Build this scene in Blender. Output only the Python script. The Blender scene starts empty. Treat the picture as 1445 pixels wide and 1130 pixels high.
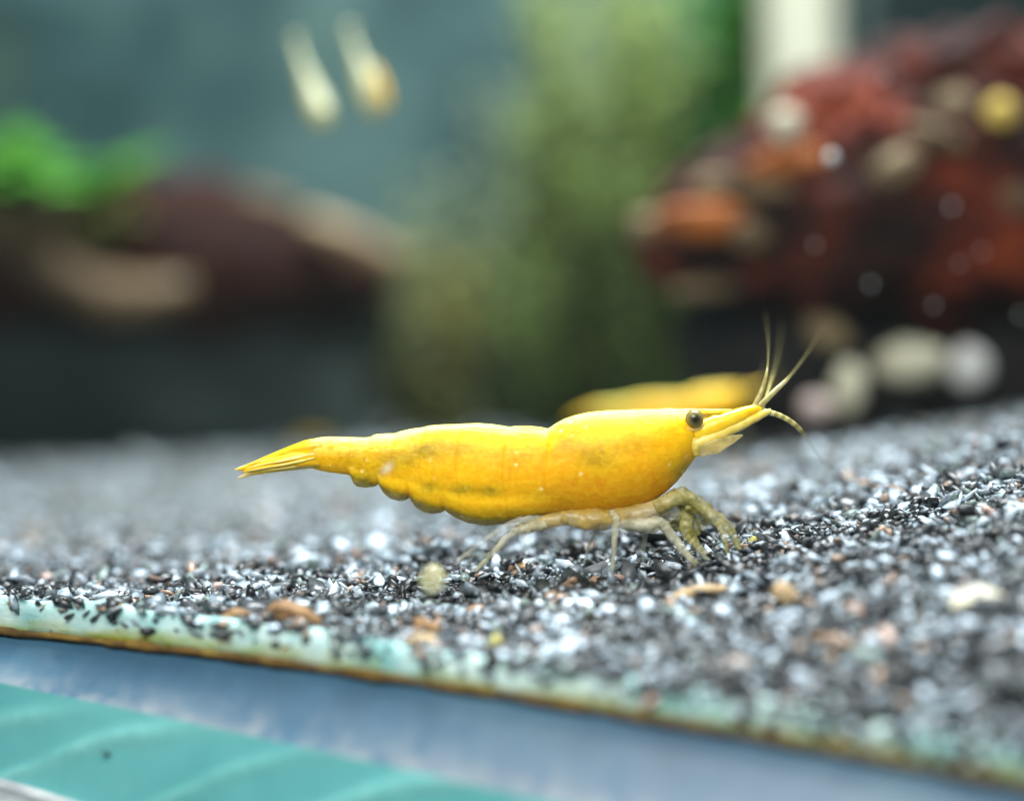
import bpy, math, random
import numpy as np
from mathutils import Vector, Matrix, noise as mnoise

random.seed(7)
rng = np.random.default_rng(7)
MM = 0.001
W, H = 1445.0, 1130.0            # photograph pixels
FPX = 1985.0                     # focal length in photograph pixels
FOCUS = 66.0                     # mm
scene = bpy.context.scene
C = scene.collection

# ------------------------------------------------------------------ camera
cam_d = bpy.data.cameras.new('camera')
cam = bpy.data.objects.new('camera', cam_d)
C.objects.link(cam)
scene.camera = cam
CAM = Vector((0, 0, 0.030))
PITCH = math.atan(50.0 / FPX)
cam.location = CAM
cam.rotation_euler = (math.pi / 2 - PITCH, 0, 0)
cam_d.sensor_fit = 'HORIZONTAL'
cam_d.sensor_width = 36.0
cam_d.lens = 36.0 * FPX / W
cam_d.clip_start = 0.002
cam_d.clip_end = 5.0
cam_d.dof.use_dof = True
cam_d.dof.focus_distance = FOCUS * MM
APERTURE_MM = 3.8
cam_d.dof.aperture_fstop = cam_d.lens / APERTURE_MM
cam_d.dof.aperture_blades = 0

# ------------------------------------------------------------------ light
world = bpy.data.worlds.new('World')
scene.world = world
world.use_nodes = True
bg = world.node_tree.nodes['Background']
bg.inputs['Color'].default_value = (0.82, 0.92, 1.0, 1)
bg.inputs['Strength'].default_value = 0.15

def area_light(name, loc, target, sx, sy, power, col):
    d = bpy.data.lights.new(name, 'AREA')
    d.shape = 'RECTANGLE'
    d.size, d.size_y = sx, sy
    d.energy = power
    d.color = col
    o = bpy.data.objects.new(name, d)
    C.objects.link(o)
    o.location = loc
    o.rotation_euler = (Vector(target) - Vector(loc)).to_track_quat('-Z', 'Y').to_euler()
    return o
# the tank's own lamp hangs over the open top, a little behind and beside the shrimp
area_light('aquarium_lamp', (0.03, 0.150, 0.30), (0.01, 0.10, 0.0), 0.24, 0.10, 3.0, (0.88, 0.96, 1.0))

# added unseen fill light close to the lens, brightens the shrimp's near side
area_light('front_fill', (-0.015, 0.004, 0.075), (0.0, 0.066, 0.022), 0.05, 0.035, 0.100, (1.0, 0.98, 0.95))

scene.view_settings.view_transform = 'Standard'
scene.view_settings.look = 'None'
scene.view_settings.exposure = 0.0
scene.view_settings.gamma = 1.0
scene.cycles.use_denoising = True
scene.cycles.max_bounces = 6
scene.cycles.volume_bounces = 0
scene.cycles.transparent_max_bounces = 16
scene.cycles.caustics_reflective = False
scene.cycles.caustics_refractive = False
scene.cycles.sample_clamp_indirect = 4.0

# ------------------------------------------------------------------ helpers
FWD = Vector((0, math.cos(PITCH), -math.sin(PITCH)))
UP = Vector((0, math.sin(PITCH), math.cos(PITCH)))

def at(px, py, d):
    """photograph pixel + depth in mm -> world point (m)"""
    return CAM + (FWD + Vector((1, 0, 0)) * ((px - W / 2) / FPX) + UP * ((H / 2 - py) / FPX)) * (d * MM)

def rec(o, label=None, cat=None, group=None, kind=None):
    if label: o['label'] = label
    if cat: o['category'] = cat
    if group: o['group'] = group
    if kind: o['kind'] = kind
    return o

def thing(name, loc, label, cat, group=None):
    o = bpy.data.objects.new(name, None)
    C.objects.link(o)
    o.location = loc
    o.empty_display_size = 0.002
    return rec(o, label, cat, group)

def mesh_obj(name, v, f, mat, parent=None, smooth=True, base=None, attrs=None):
    """v: world points; stored relative to the parent's location (or base, for a top-level mesh)"""
    v = np.asarray(v, dtype=float).reshape(-1, 3)
    org = np.zeros(3)
    if parent is not None:
        p = parent
        while p is not None:
            org = org + np.array(p.location); p = p.parent
    elif base is not None:
        org = np.array(base)
    me = bpy.data.meshes.new(name)
    me.from_pydata((v - org).tolist(), [], f)
    if smooth:
        me.polygons.foreach_set('use_smooth', [True] * len(me.polygons))
    if attrs:
        for k, a in attrs.items():
            at_ = me.attributes.new(k, 'FLOAT', 'POINT')
            at_.data.foreach_set('value', np.asarray(a, dtype=np.float32))
    me.materials.append(mat)
    me.update()
    o = bpy.data.objects.new(name, me)
    C.objects.link(o)
    if parent is not None:
        o.parent = parent
    else:
        o.location = org
    return o

def catmull(pts, n):
    pts = [np.asarray(p, dtype=float) for p in pts]
    P = [2 * pts[0] - pts[1]] + pts + [2 * pts[-1] - pts[-2]]
    out = []
    segs = len(pts) - 1
    for i in range(n):
        t = i / (n - 1) * segs
        k = min(int(t), segs - 1); u = t - k
        a, b, c, d = P[k:k + 4]
        out.append(0.5 * (2 * b + (c - a) * u + (2 * a - 5 * b + 4 * c - d) * u * u + (3 * b - a - 3 * c + d) * u ** 3))
    return np.array(out)

def tube(pts, rad, n=24, sides=10, flat=1.0, lump=0.0):
    """swept tube; pts (k,3) world m, rad (k) in mm; flat squeezes the cross-section towards the camera axis"""
    P = catmull(pts, n)
    R = np.interp(np.linspace(0, 1, n), np.linspace(0, 1, len(rad)), rad) * MM
    v, f = [], []
    ref = np.array([0.03, 1.0, 0.07])
    for i in range(n):
        t = P[min(i + 1, n - 1)] - P[max(i - 1, 0)]
        t = t / (np.linalg.norm(t) + 1e-12)
        a = np.cross(t, ref); a /= (np.linalg.norm(a) + 1e-12)
        b = np.cross(t, a)
        for j in range(sides):
            th = 2 * math.pi * j / sides
            r = R[i] * (1 + lump * (mnoise.noise(Vector((i * 0.45, j * 0.9, R[i] * 9000))) ))
            v.append(P[i] + a * math.cos(th) * r + b * math.sin(th) * r * flat)
    for i in range(n - 1):
        for j in range(sides):
            f.append((i * sides + j, i * sides + (j + 1) % sides, (i + 1) * sides + (j + 1) % sides, (i + 1) * sides + j))
    f.append(tuple(range(sides))[::-1])
    f.append(tuple((n - 1) * sides + j for j in range(sides)))
    return v, f

def ico(sub):
    import bmesh
    bm = bmesh.new()
    bmesh.ops.create_icosphere(bm, subdivisions=sub, radius=1.0)
    v = np.array([q.co[:] for q in bm.verts]); f = [tuple(x.index for x in p.verts) for p in bm.faces]
    bm.free()
    return v, f

def blob(c, r, rough=0.15, freq=1.3, sub=3, rot=0.0, seed=0.0):
    """lumpy stone: centre (m), radii (mm)"""
    v, f = ico(sub)
    s = Vector((seed * 3.1, seed * 1.7, seed * 0.7))
    k = np.array([1 + rough * (mnoise.noise(Vector(p) * freq + s) + 0.5 * mnoise.noise(Vector(p) * freq * 2.3 + s)) for p in v])
    v = v * k[:, None] * np.array(r) * MM
    ca, sa = math.cos(rot), math.sin(rot)
    x = v[:, 0] * ca - v[:, 2] * sa; z = v[:, 0] * sa + v[:, 2] * ca
    v[:, 0], v[:, 2] = x, z
    return v + np.array(c), f

# ------------------------------------------------------------------ materials
def new_mat(name):
    m = bpy.data.materials.new(name); m.use_nodes = True
    nt = m.node_tree
    return m, nt, nt.nodes['Principled BSDF'], nt.nodes['Material Output']

def nd(nt, t, **kw):
    n = nt.nodes.new(t)
    for k, v in kw.items():
        if k in n.inputs: n.inputs[k].default_value = v
        else: setattr(n, k, v)
    return n

def ramp(nt, src, stops):
    r = nt.nodes.new('ShaderNodeValToRGB')
    e = r.color_ramp.elements
    while len(e) < len(stops): e.new(0.5)
    for q, (p, c) in zip(e, stops):
        q.position = p; q.color = (*c, 1) if len(c) == 3 else c
    nt.links.new(src, r.inputs[0])
    return r.outputs[0]

def mix(nt, fac, a, b, blend='MIX'):
    n = nt.nodes.new('ShaderNodeMix'); n.data_type = 'RGBA'; n.blend_type = blend
    for s, val in ((n.inputs[0], fac), (n.inputs[6], a), (n.inputs[7], b)):
        if hasattr(val, 'is_linked'): nt.links.new(val, s)
        else: s.default_value = val if not isinstance(val, tuple) else (*val, 1)
    return n.outputs[2]

def math_(nt, op, a, b=0.5, clamp=False):
    n = nt.nodes.new('ShaderNodeMath'); n.operation = op; n.use_clamp = clamp
    for s, val in zip(n.inputs, (a, b)):
        if hasattr(val, 'is_linked'): nt.links.new(val, s)
        else: s.default_value = val
    return n.outputs[0]

def noise_fac(nt, scale, detail=4, rough=0.6, coords='Object', distort=0.0, stretch=None):
    tc = nt.nodes.new('ShaderNodeTexCoord')
    n = nd(nt, 'ShaderNodeTexNoise', Scale=scale, Detail=detail, Roughness=rough, Distortion=distort)
    src = tc.outputs[coords]
    if stretch:
        mp = nd(nt, 'ShaderNodeMapping'); mp.inputs['Scale'].default_value = stretch
        nt.links.new(src, mp.inputs[0]); src = mp.outputs[0]
    nt.links.new(src, n.inputs['Vector'])
    return n.outputs['Fac']

def bump(nt, bsdf, h, strength, dist):
    b = nd(nt, 'ShaderNodeBump', Strength=strength, Distance=dist)
    nt.links.new(h, b.inputs['Height']); nt.links.new(b.outputs[0], bsdf.inputs['Normal'])

def see_thru(nt, bsdf, out, fac):
    """mix a clear share into the surface (thin translucent tissue)"""
    tr = nd(nt, 'ShaderNodeBsdfTransparent'); mx = nd(nt, 'ShaderNodeMixShader')
    if hasattr(fac, 'is_linked'): nt.links.new(fac, mx.inputs[0])
    else: mx.inputs[0].default_value = fac
    nt.links.new(bsdf.outputs[0], mx.inputs[1]); nt.links.new(tr.outputs[0], mx.inputs[2])
    nt.links.new(mx.outputs[0], out.inputs['Surface'])

def noisy(name, stops, scale, rough=0.6, bumps=0.0, bscale=None, spec=0.4, detail=5, stretch=None, distort=0.0):
    m, nt, p, out = new_mat(name)
    nt.links.new(ramp(nt, noise_fac(nt, scale, detail, 0.62, stretch=stretch, distort=distort), stops), p.inputs['Base Color'])
    p.inputs['Roughness'].default_value = rough
    p.inputs['Specular IOR Level'].default_value = spec
    if bumps:
        bump(nt, p, noise_fac(nt, bscale or scale * 3, 6), 1.0, bumps)
    return m

# ================================================================== SETTING
# glass plane of the tank front: line in plan, camera-relative mm
GL0, GLS = 55.3, 0.415                       # depth at x = 0, depth lost per mm to the right
def glass_d(px): return GL0 / (1 + GLS * (px - W / 2) / FPX)
GN = np.array([GLS, 1.0]) / math.hypot(GLS, 1.0)   # plan normal pointing into the tank

def glass_dist(X, Y):                       # mm behind the glass
    return (Y - GL0) * GN[1] + X * GN[0]

def line_px(pts):
    xs, ys = zip(*pts)
    c = np.polyfit(xs, ys, 3)
    return lambda x: float(np.polyval(c, x))
L_brown = line_px([(-160, 877), (0, 889), (200, 908), (400, 942), (700, 974), (1000, 1024), (1250, 1072), (1445, 1106), (1640, 1142)])
L_teal = line_px([(-160, 930), (0, 965), (200, 1004), (400, 1047), (600, 1092), (760, 1128), (1000, 1185), (1445, 1295), (1640, 1345)])
L_white = line_px([(-160, 1046), (0, 1096), (110, 1132), (400, 1225), (1000, 1420), (1640, 1640)])

# ---- gravel height field through points read off the photograph
ctrl = []
for px, py in ((0, 850), (200, 868), (450, 897), (700, 928), (1000, 974), (1250, 1022), (1445, 1064)):
    ctrl.append(at(px, py, glass_d(px)))
for px, py, d in ((60, 842, 66), (300, 842, 66), (600, 825, 66), (760, 812, 66), (865, 808, 66), (1000, 806, 66), (1100, 758, 66), (1250, 715, 66), (1430, 672, 66), (1650, 640, 66), (-160, 842, 68), (0, 808, 76), (-160, 800, 76), (1440, 628, 84), (1650, 605, 84), (1250, 655, 84), (1060, 705, 82),
                  (900, 880, 60), (1250, 830, 57), (1430, 800, 57), (1650, 790, 57),
                  (0, 790, 82), (300, 790, 82), (600, 775, 83), (860, 756, 82), (0, 735, 100), (300, 735, 100), (600, 718, 100), (850, 700, 100), (1050, 665, 100), (1250, 610, 105), (1440, 590, 110),
                  (0, 650, 190), (400, 652, 190), (750, 640, 190), (1000, 620, 170), (1300, 590, 150), (1445, 585, 150),
                  (-300, 618, 300), (0, 616, 300), (700, 610, 300), (1445, 600, 300), (1900, 600, 300)):
    ctrl.append(at(px, py, d))
ctrl = np.array([c[:] for c in ctrl]) / MM
def _basis(X, Y):
    q = np.clip(1.0 / np.maximum(Y, 20), 0.003, 0.0225); u = np.clip(X * q, -0.46, 0.46)
    q = (q - 0.012) / 0.008; u = u / 0.4
    return np.stack([u ** a * q ** b for a, b in ((0, 0), (1, 0), (2, 0), (0, 1), (1, 1), (2, 1), (0, 2), (1, 2), (0, 3))], 1)
_A = _basis(ctrl[:, 0], ctrl[:, 1]); _t = (ctrl[:, 2] - CAM.z / MM) / ctrl[:, 1]
_w = np.where((abs(ctrl[:, 1] - 66) < 1) & (abs(ctrl[:, 0]) < 28), 4.0, 1.0)[:, None]
_c = np.linalg.solve(_A.T @ (_A * _w) + np.eye(_A.shape[1]) * 0.02, _A.T @ (_t * _w[:, 0]))
def ground_z(X, Y):
    X = np.atleast_1d(X).astype(float); Y = np.atleast_1d(Y).astype(float)
    bump_ = 0.35 * np.sin(X * 0.21 + 1.0) * np.sin(Y * 0.17) + 0.22 * np.sin(X * 0.55 + Y * 0.31)
    return (_basis(X, Y) @ _c) * np.maximum(Y, 20) + CAM.z / MM + bump_ * 0.6
def gz(p): return float(ground_z(p[0] / MM, p[1] / MM)[0]) * MM
def ground_hit(px, py):
    """world point where the ray of a pixel meets the gravel"""
    lo = glass_d(px) + 0.5
    for d in np.arange(lo, 290, 0.4):
        p = at(px, py, d)
        if p.z <= gz(p): return p
    return at(px, py, 280)

m_ground = noisy('dark_substrate', [(0.3, (0.012, 0.014, 0.015)), (0.7, (0.05, 0.05, 0.05))], 900, 0.8)
nx, ny = 90, 70
gx, gy = np.meshgrid(np.linspace(-260, 260, nx), np.linspace(0, 1, ny) ** 1.6)
yfront = GL0 - GLS * gx + 0.4
yfront = np.maximum(yfront, -60)
gyy = yfront + (330 - yfront) * gy
g_z = ground_z(gx.ravel(), gyy.ravel()) - 0.75
gv = np.stack([gx.ravel(), gyy.ravel(), g_z], 1) * MM
gf = [(j * nx + i, j * nx + i + 1, (j + 1) * nx + i + 1, (j + 1) * nx + i) for j in range(ny - 1) for i in range(nx - 1)]
rec(mesh_obj('ground', gv, gf, m_ground), 'dark fine substrate under the loose gravel', 'ground', kind='structure')

# ---- gravel: tens of thousands of flaky grains, one stuff object
def gravel_object():
    t = (1 + 5 ** 0.5) / 2
    iv = np.array([(-1, t, 0), (1, t, 0), (-1, -t, 0), (1, -t, 0), (0, -1, t), (0, 1, t), (0, -1, -t), (0, 1, -t), (t, 0, -1), (t, 0, 1), (-t, 0, -1), (-t, 0, 1)]) / math.hypot(1, t)
    jf = np.array([(0, 11, 5), (0, 5, 1), (0, 1, 7), (0, 7, 10), (0, 10, 11), (1, 5, 9), (5, 11, 4), (11, 10, 2), (10, 7, 6), (7, 1, 8), (3, 9, 4), (3, 4, 2), (3, 2, 6), (3, 6, 8), (3, 8, 9), (4, 9, 5), (2, 4, 11), (6, 2, 10), (8, 6, 7), (9, 8, 1)])
    X, Y, S, Z = [], [], [], []
    def layer(n, y0, y1, smin, smax, lift, half):
        y = rng.uniform(y0, y1, n)
        x = rng.uniform(-1, 1, n) * (y * half + 6)
        s = smin + (smax - smin) * rng.random(n) ** 1.9
        ok = glass_dist(x, y) > 0.25 + s * 0.5
        if smin >= 0.6 and y1 < 60: ok &= x > 1.0
        x, y, s = x[ok], y[ok], s[ok]
        X.append(x); Y.append(y); S.append(s)
        Z.append(rng.normal(lift, 0.16, len(x)) * np.clip(s / 0.4, 0.6, 1.6))
    layer(50000, 34, 82, 0.16, 0.46, -0.35, 0.42)
    layer(34000, 34, 82, 0.13, 0.50, -0.02, 0.42)
    layer(1500, 34, 82, 0.45, 0.85, -0.10, 0.42)
    layer(520, 34, 57, 0.6, 1.0, -0.15, 0.42)
    layer(26000, 80, 130, 0.34, 0.75, -0.15, 0.42)
    layer(26000, 128, 310, 0.8, 1.7, -0.2, 0.42)
    X, Y, S, Z = map(np.concatenate, (X, Y, S, Z))
    n = len(X)
    z = ground_z(X, Y) + Z
    # grains caught against the seam along the glass
    ns = 330
    px = rng.uniform(-120, 1560, ns); tt = rng.random(ns) ** 2.6 - 0.15
    sp = np.array([at(a_, L_brown(a_) - 50 + 34 * b_, glass_d(a_) - 0.02)[:] for a_, b_ in zip(px, tt)]) / MM
    X = np.concatenate([X, sp[:, 0]]); Y = np.concatenate([Y, sp[:, 1]]); z = np.concatenate([z, sp[:, 2]]); S = np.concatenate([S, rng.uniform(0.12, 0.42, ns)])
    n = len(X)
    # per grain: flaky ellipsoid, random turn, jittered corners
    sc = np.stack([S * rng.uniform(0.8, 1.7, n), S * rng.uniform(0.55, 1.0, n), S * rng.uniform(0.16, 0.55, n)], 1)
    jit = 1 + rng.uniform(-0.42, 0.42, (n, 12, 1))
    v = iv[None] * jit * sc[:, None, :]
    a = rng.uniform(0, 2 * math.pi, n); b = rng.normal(0, 0.45, n); c = rng.normal(0, 0.45, n)
    def rot(v, ang, i, j):
        co, si = np.cos(ang)[:, None], np.sin(ang)[:, None]
        p, q = v[:, :, i].copy(), v[:, :, j].copy()
        v[:, :, i] = p * co - q * si; v[:, :, j] = p * si + q * co
    rot(v, b, 1, 2); rot(v, c, 0, 2); rot(v, a, 0, 1)
    v = (v + np.stack([X, Y, z], 1)[:, None, :]) * MM
    faces = (jf[None] + (np.arange(n) * 12)[:, None, None]).reshape(-1, 3)
    me = bpy.data.meshes.new('gravel')
    nv, nf = n * 12, len(faces)
    me.vertices.add(nv); me.vertices.foreach_set('co', v.reshape(-1).astype(np.float32))
    me.loops.add(nf * 3); me.loops.foreach_set('vertex_index', faces.reshape(-1).astype(np.int32))
    me.polygons.add(nf)
    me.polygons.foreach_set('loop_start', (np.arange(nf) * 3).astype(np.int32))
    # mineral colour of each grain
    pal = np.array([(0.012, 0.014, 0.016), (0.035, 0.042, 0.045), (0.10, 0.115, 0.125), (0.22, 0.28, 0.32), (0.48, 0.58, 0.66), (0.30, 0.20, 0.13), (0.42, 0.30, 0.25), (0.16, 0.22, 0.20)])
    pr = np.array([0.29, 0.23, 0.15, 0.14, 0.11, 0.03, 0.015, 0.04]); pr = pr / pr.sum()
    g = pal[rng.choice(len(pal), n, p=pr)] * rng.uniform(0.7, 1.3, (n, 1))
    far_light = np.clip((Y - 76) / 40, 0, 1)[:, None] * 0.6 * rng.uniform(0.3, 1.1, (n, 1))  # brighter light on the gravel farther back, put into the grain colour
    g = g * (1 - far_light) + np.array([(0.215, 0.235, 0.225)]) * far_light
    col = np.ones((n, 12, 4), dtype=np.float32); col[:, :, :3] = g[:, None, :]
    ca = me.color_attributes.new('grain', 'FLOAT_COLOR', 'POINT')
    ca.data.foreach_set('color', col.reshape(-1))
    me.update(calc_edges=True); me.validate()
    m, nt, p, out = new_mat('mixed_black_gravel')
    at_ = nd(nt, 'ShaderNodeAttribute', attribute_name='grain')
    n1 = noise_fac(nt, 2600, 3)
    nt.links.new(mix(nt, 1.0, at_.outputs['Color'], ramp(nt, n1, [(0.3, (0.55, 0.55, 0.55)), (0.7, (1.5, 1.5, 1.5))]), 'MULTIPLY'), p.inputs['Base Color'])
    nt.links.new(ramp(nt, noise_fac(nt, 700, 2), [(0.35, (0.16, 0.16, 0.16)), (0.7, (0.5, 0.5, 0.5))]), p.inputs['Roughness'])
    p.inputs['Specular IOR Level'].default_value = 0.65
    bump(nt, p, n1, 0.6, 0.00006)
    me.materials.append(m)
    o = bpy.data.objects.new('gravel', me); C.objects.link(o)
    return rec(o, 'loose bed of black, grey and white gravel', 'gravel', kind='stuff')
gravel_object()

# ---- rear wall of the tank
def wall_material():
    m, nt, p, out = new_mat('murky_rear_glass')
    a = ramp(nt, noise_fac(nt, 20, 3, 0.55, distort=0.6), [(0.34, (0.010, 0.036, 0.035)), (0.5, (0.028, 0.068, 0.066)), (0.66, (0.075, 0.14, 0.13))])
    gmask = ramp(nt, noise_fac(nt, 14, 3, 0.5, stretch=(1, 1, 0.45), distort=0.4), [(0.50, (0, 0, 0)), (0.66, (0.6, 0.6, 0.6))])
    nt.links.new(mix(nt, gmask, a, (0.10, 0.15, 0.07)), p.inputs['Base Color'])
    p.inputs['Roughness'].default_value = 0.6; p.inputs['Specular IOR Level'].default_value = 0.2
    return m
m_wall = wall_material()
def box(c, s):
    x, y, z = s; cx, cy, cz = c
    v = [(cx + i * x / 2, cy + j * y / 2, cz + k * z / 2) for i in (-1, 1) for j in (-1, 1) for k in (-1, 1)]
    f = [(0, 1, 3, 2), (4, 6, 7, 5), (0, 4, 5, 1), (2, 3, 7, 6), (0, 2, 6, 4), (1, 5, 7, 3)]
    return v, f
v, f = box((0, 0.327, 0.07), (0.56, 0.005, 0.16))
rec(mesh_obj('back_wall', v, f, m_wall, smooth=False, base=(0, 0.327, 0)), 'teal algae-clouded rear wall of the tank', 'wall', kind='structure')

# ================================================================== AQUARIUM FRONT EDGE
def strip(name, rows, mat, parent, n=160, wob=None):
    """surface through rows of (px->(py, depth)) polylines, resampled along the tank front"""
    v, f = [], []
    for ri, row in enumerate(rows):
        xs = [r[0] for r in row]; ys = [r[1] for r in row]; ds = [r[2] for r in row]
        X = np.linspace(xs[0], xs[-1], n)
        for i, x in enumerate(X):
            y = np.interp(x, xs, ys); d = np.interp(x, xs, ds)
            if wob: y, d = wob(ri, x, y, d)
            v.append(at(x, y, d))
    for r in range(len(rows) - 1):
        for i in range(n - 1):
            f.append((r * n + i, (r + 1) * n + i, (r + 1) * n + i + 1, r * n + i + 1))
    return mesh_obj(name, v, f, mat, parent)

tank = thing('aquarium', at(722, 1160, 49), 'aquarium front edge with aqua seam, brown algae line, blue glass and teal base', 'aquarium')
XS = np.linspace(-160, 1640, 25)
def top_of_seam(x): return L_brown(x) - (52 - 0.0 * x)

# aqua silicone seam with green film
m, nt, p, out = new_mat('aqua_seam')
up = nd(nt, 'ShaderNodeAttribute', attribute_name='up')
n1 = noise_fac(nt, 420, 4, stretch=(1, 1, 2.5)); n2 = noise_fac(nt, 900, 4)
film = math_(nt, 'ADD', math_(nt, 'MULTIPLY', math_(nt, 'SUBTRACT', 0.50, up.outputs['Fac']), 1.9), math_(nt, 'MULTIPLY', math_(nt, 'SUBTRACT', n1, 0.5), 2.6), True)
n3 = noise_fac(nt, 260, 5)
c1 = mix(nt, film, mix(nt, ramp(nt, n3, [(0.40, (0, 0, 0)), (0.62, (1, 1, 1))]), (0.22, 0.50, 0.50), (0.55, 0.74, 0.70)), mix(nt, n2, (0.22, 0.36, 0.03), (0.40, 0.36, 0.05)))
c2 = mix(nt, ramp(nt, n2, [(0.60, (0, 0, 0)), (0.68, (1, 1, 1))]), c1, (0.20, 0.14, 0.06))
nt.links.new(c2, p.inputs['Base Color'])
p.inputs['Roughness'].default_value = 0.5; p.inputs['Subsurface Weight'].default_value = 0.2
p.inputs['Subsurface Radius'].default_value = (0.5, 1, 1); p.inputs['Subsurface Scale'].default_value = 0.0006
bump(nt, p, n1, 0.5, 0.0003)
m_seam = m
rows = []
for k, (t, dd) in enumerate(((1.0, 1.6), (1.0, 0.30), (0.95, 0.08), (0.55, 0.02), (0.25, 0.0), (0.0, 0.04), (-0.08, 0.5))):
    rows.append([(x, L_brown(x) + (top_of_seam(x) - L_brown(x)) * t, glass_d(x) + dd) for x in XS])
def wob(ri, x, y, d): return y + (9.0 * mnoise.noise(Vector((x * 0.009, ri * 0.3, 0))) + 5.0 * mnoise.noise(Vector((x * 0.05, ri * 0.3, 4)))) * (1 if ri < 3 else 0.25), d + 0.15 * mnoise.noise(Vector((x * 0.02, ri, 5)))
o = strip('silicone_seam', rows, m_seam, tank, 220, wob)
a_ = o.data.attributes.new('up', 'FLOAT', 'POINT')
a_.data.foreach_set('value', np.repeat(np.array([1.0, 1.0, 0.85, 0.55, 0.25, 0.0, 0.0], dtype=np.float32), 220))

# brown algae line
m_alg = noisy('brown_algae', [(0.3, (0.05, 0.025, 0.006)), (0.55, (0.17, 0.095, 0.015)), (0.75, (0.26, 0.20, 0.03))], 900, 0.7, 0.0001)
pts = [at(x, L_brown(x) + 2.5 * mnoise.noise(Vector((x * 0.02, 3, 0))), glass_d(x) - 0.25) for x in np.linspace(-160, 1640, 90)]
rad = [0.16 + 0.10 * mnoise.noise(Vector((i * 0.31, 9, 0))) for i in range(90)]
v, f = tube([q[:] for q in pts], rad, 260, 8, 1.0, 0.5)
mesh_obj('algae_line', v, f, m_alg, tank)

# blue-grey glass below the line, then the teal base with raised ridges, then a pale lip
m, nt, p, out = new_mat('blue_glass')
n1 = noise_fac(nt, 120, 5, stretch=(1, 1, 1.6)); n2 = noise_fac(nt, 700, 4)
c = ramp(nt, n1, [(0.3, (0.022, 0.072, 0.125)), (0.55, (0.032, 0.095, 0.155)), (0.75, (0.065, 0.145, 0.205))])
dn = nd(nt, 'ShaderNodeAttribute', attribute_name='down')
dirt = math_(nt, 'MULTIPLY', math_(nt, 'POWER', dn.outputs['Fac'], 3.0), ramp(nt, n2, [(0.35, (0.1, 0.1, 0.1)), (0.65, (1, 1, 1))]))
nt.links.new(mix(nt, math_(nt, 'MULTIPLY', dirt, 0.8), c, (0.24, 0.26, 0.26)), p.inputs['Base Color'])
p.inputs['Roughness'].default_value = 0.45
m_blue = m
def d_teal(x): return glass_d(x) - 2.6
rows = []
K = 7
for k in range(K):
    t = k / (K - 1)
    rows.append([(x, L_brown(x) * (1 - t) + L_teal(x) * t, glass_d(x) * (1 - t) + d_teal(x) * t + (0.25 if k == 0 else 0)) for x in XS])
o = strip('glass_band', rows, m_blue, tank, 120)
a_ = o.data.attributes.new('down', 'FLOAT', 'POINT')
a_.data.foreach_set('value', np.repeat(np.linspace(0, 1, K).astype(np.float32), 120))

m, nt, p, out = new_mat('teal_base')
n1 = noise_fac(nt, 150, 4); n2 = noise_fac(nt, 1500, 3)
rg = nd(nt, 'ShaderNodeAttribute', attribute_name='ridge')
c = ramp(nt, n1, [(0.3, (0.10, 0.40, 0.41)), (0.7, (0.15, 0.50, 0.50))])
c = mix(nt, math_(nt, 'MULTIPLY', rg.outputs['Fac'], ramp(nt, n2, [(0.3, (0.35, 0.35, 0.35)), (0.6, (0.8, 0.8, 0.8))])), c, (0.30, 0.72, 0.66))
nt.links.new(c, p.inputs['Base Color'])
p.inputs['Roughness'].default_value = 0.35; p.inputs['Subsurface Weight'].default_value = 0.15; p.inputs['Subsurface Scale'].default_value = 0.0005
bump(nt, p, n2, 0.15, 0.00005)
m_teal = m
def d_white(x): return d_teal(x) - 0.4
K, NX = 40, 420
rows = []
for k in range(K):
    t = k / (K - 1)
    rows.append([(x, L_teal(x) * (1 - t) + L_white(x) * t, d_teal(x) * (1 - t) + d_white(x) * t) for x in XS])
ridge = np.zeros((K, NX), dtype=np.float32)
def ridge_at(x, y):
    # conchoidal ripples: curved crests running up to the upper edge
    best = 0.0
    for k in range(-2, 9):
        jx, jy, ja = ((0, 0, 0.9), (36, -6, 0.55), (-22, 9, 1.0), (14, 4, 0.45), (-40, -4, 0.75), (25, 10, 0.6))[k % 6]
        x0 = -10 + 200 * k + jx; y0 = 1100 + 32 * k + jy
        sx = (x - x0) / 300.0
        if -0.6 < sx < 1.15:
            cy = y0 - 76 * (1 - abs(1 - sx) ** 1.8) + 6 * mnoise.noise(Vector((x * 0.01, k, 0)))
            dy = y - cy
            w = 5 + 10 * max(0, sx) if dy < 0 else 16
            best = max(best, math.exp(-(dy / w) ** 2) * min(1, (sx + 0.6) * 4) * min(1, max(0, (1.15 - sx) * 3)) * ja * (0.75 + 0.5 * mnoise.noise(Vector((x * 0.015, y * 0.02, k)))))
    return best
def wob(ri, x, y, d):
    r = ridge_at(x, y)
    i = int(round((x - XS[0]) / (XS[-1] - XS[0]) * (NX - 1)))
    ridge[ri, min(i, NX - 1)] = r
    return y, d - 0.22 * r
o = strip('teal_edge', rows, m_teal, tank, NX, wob)
a_ = o.data.attributes.new('ridge', 'FLOAT', 'POINT')
a_.data.foreach_set('value', ridge.reshape(-1))

m_box0 = noisy('dark_chip', [(0.3, (0.02, 0.06, 0.06)), (0.7, (0.05, 0.12, 0.11))], 900, 0.5)
m_lip = noisy('pale_lip', [(0.35, (0.20, 0.25, 0.30)), (0.6, (0.75, 0.82, 0.82))], 400, 0.3, stretch=(0.3, 0.3, 1))
rows = [[(x, L_white(x) + dy, d_white(x) + dd) for x in XS] for dy, dd in ((-3, 0.1), (4, -0.45), (16, -0.5), (24, -0.1), (34, -0.5), (60, -0.6))]
chipv, chipf = blob(at(149, 1061, d_teal(149) - 0.45), (0.22, 0.08, 0.05), 0.3, 1.5, 3)
mesh_obj('chip_mark', chipv, chipf, m_box0, tank)
strip('pale_lip', rows, m_lip, tank, 120)

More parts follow.
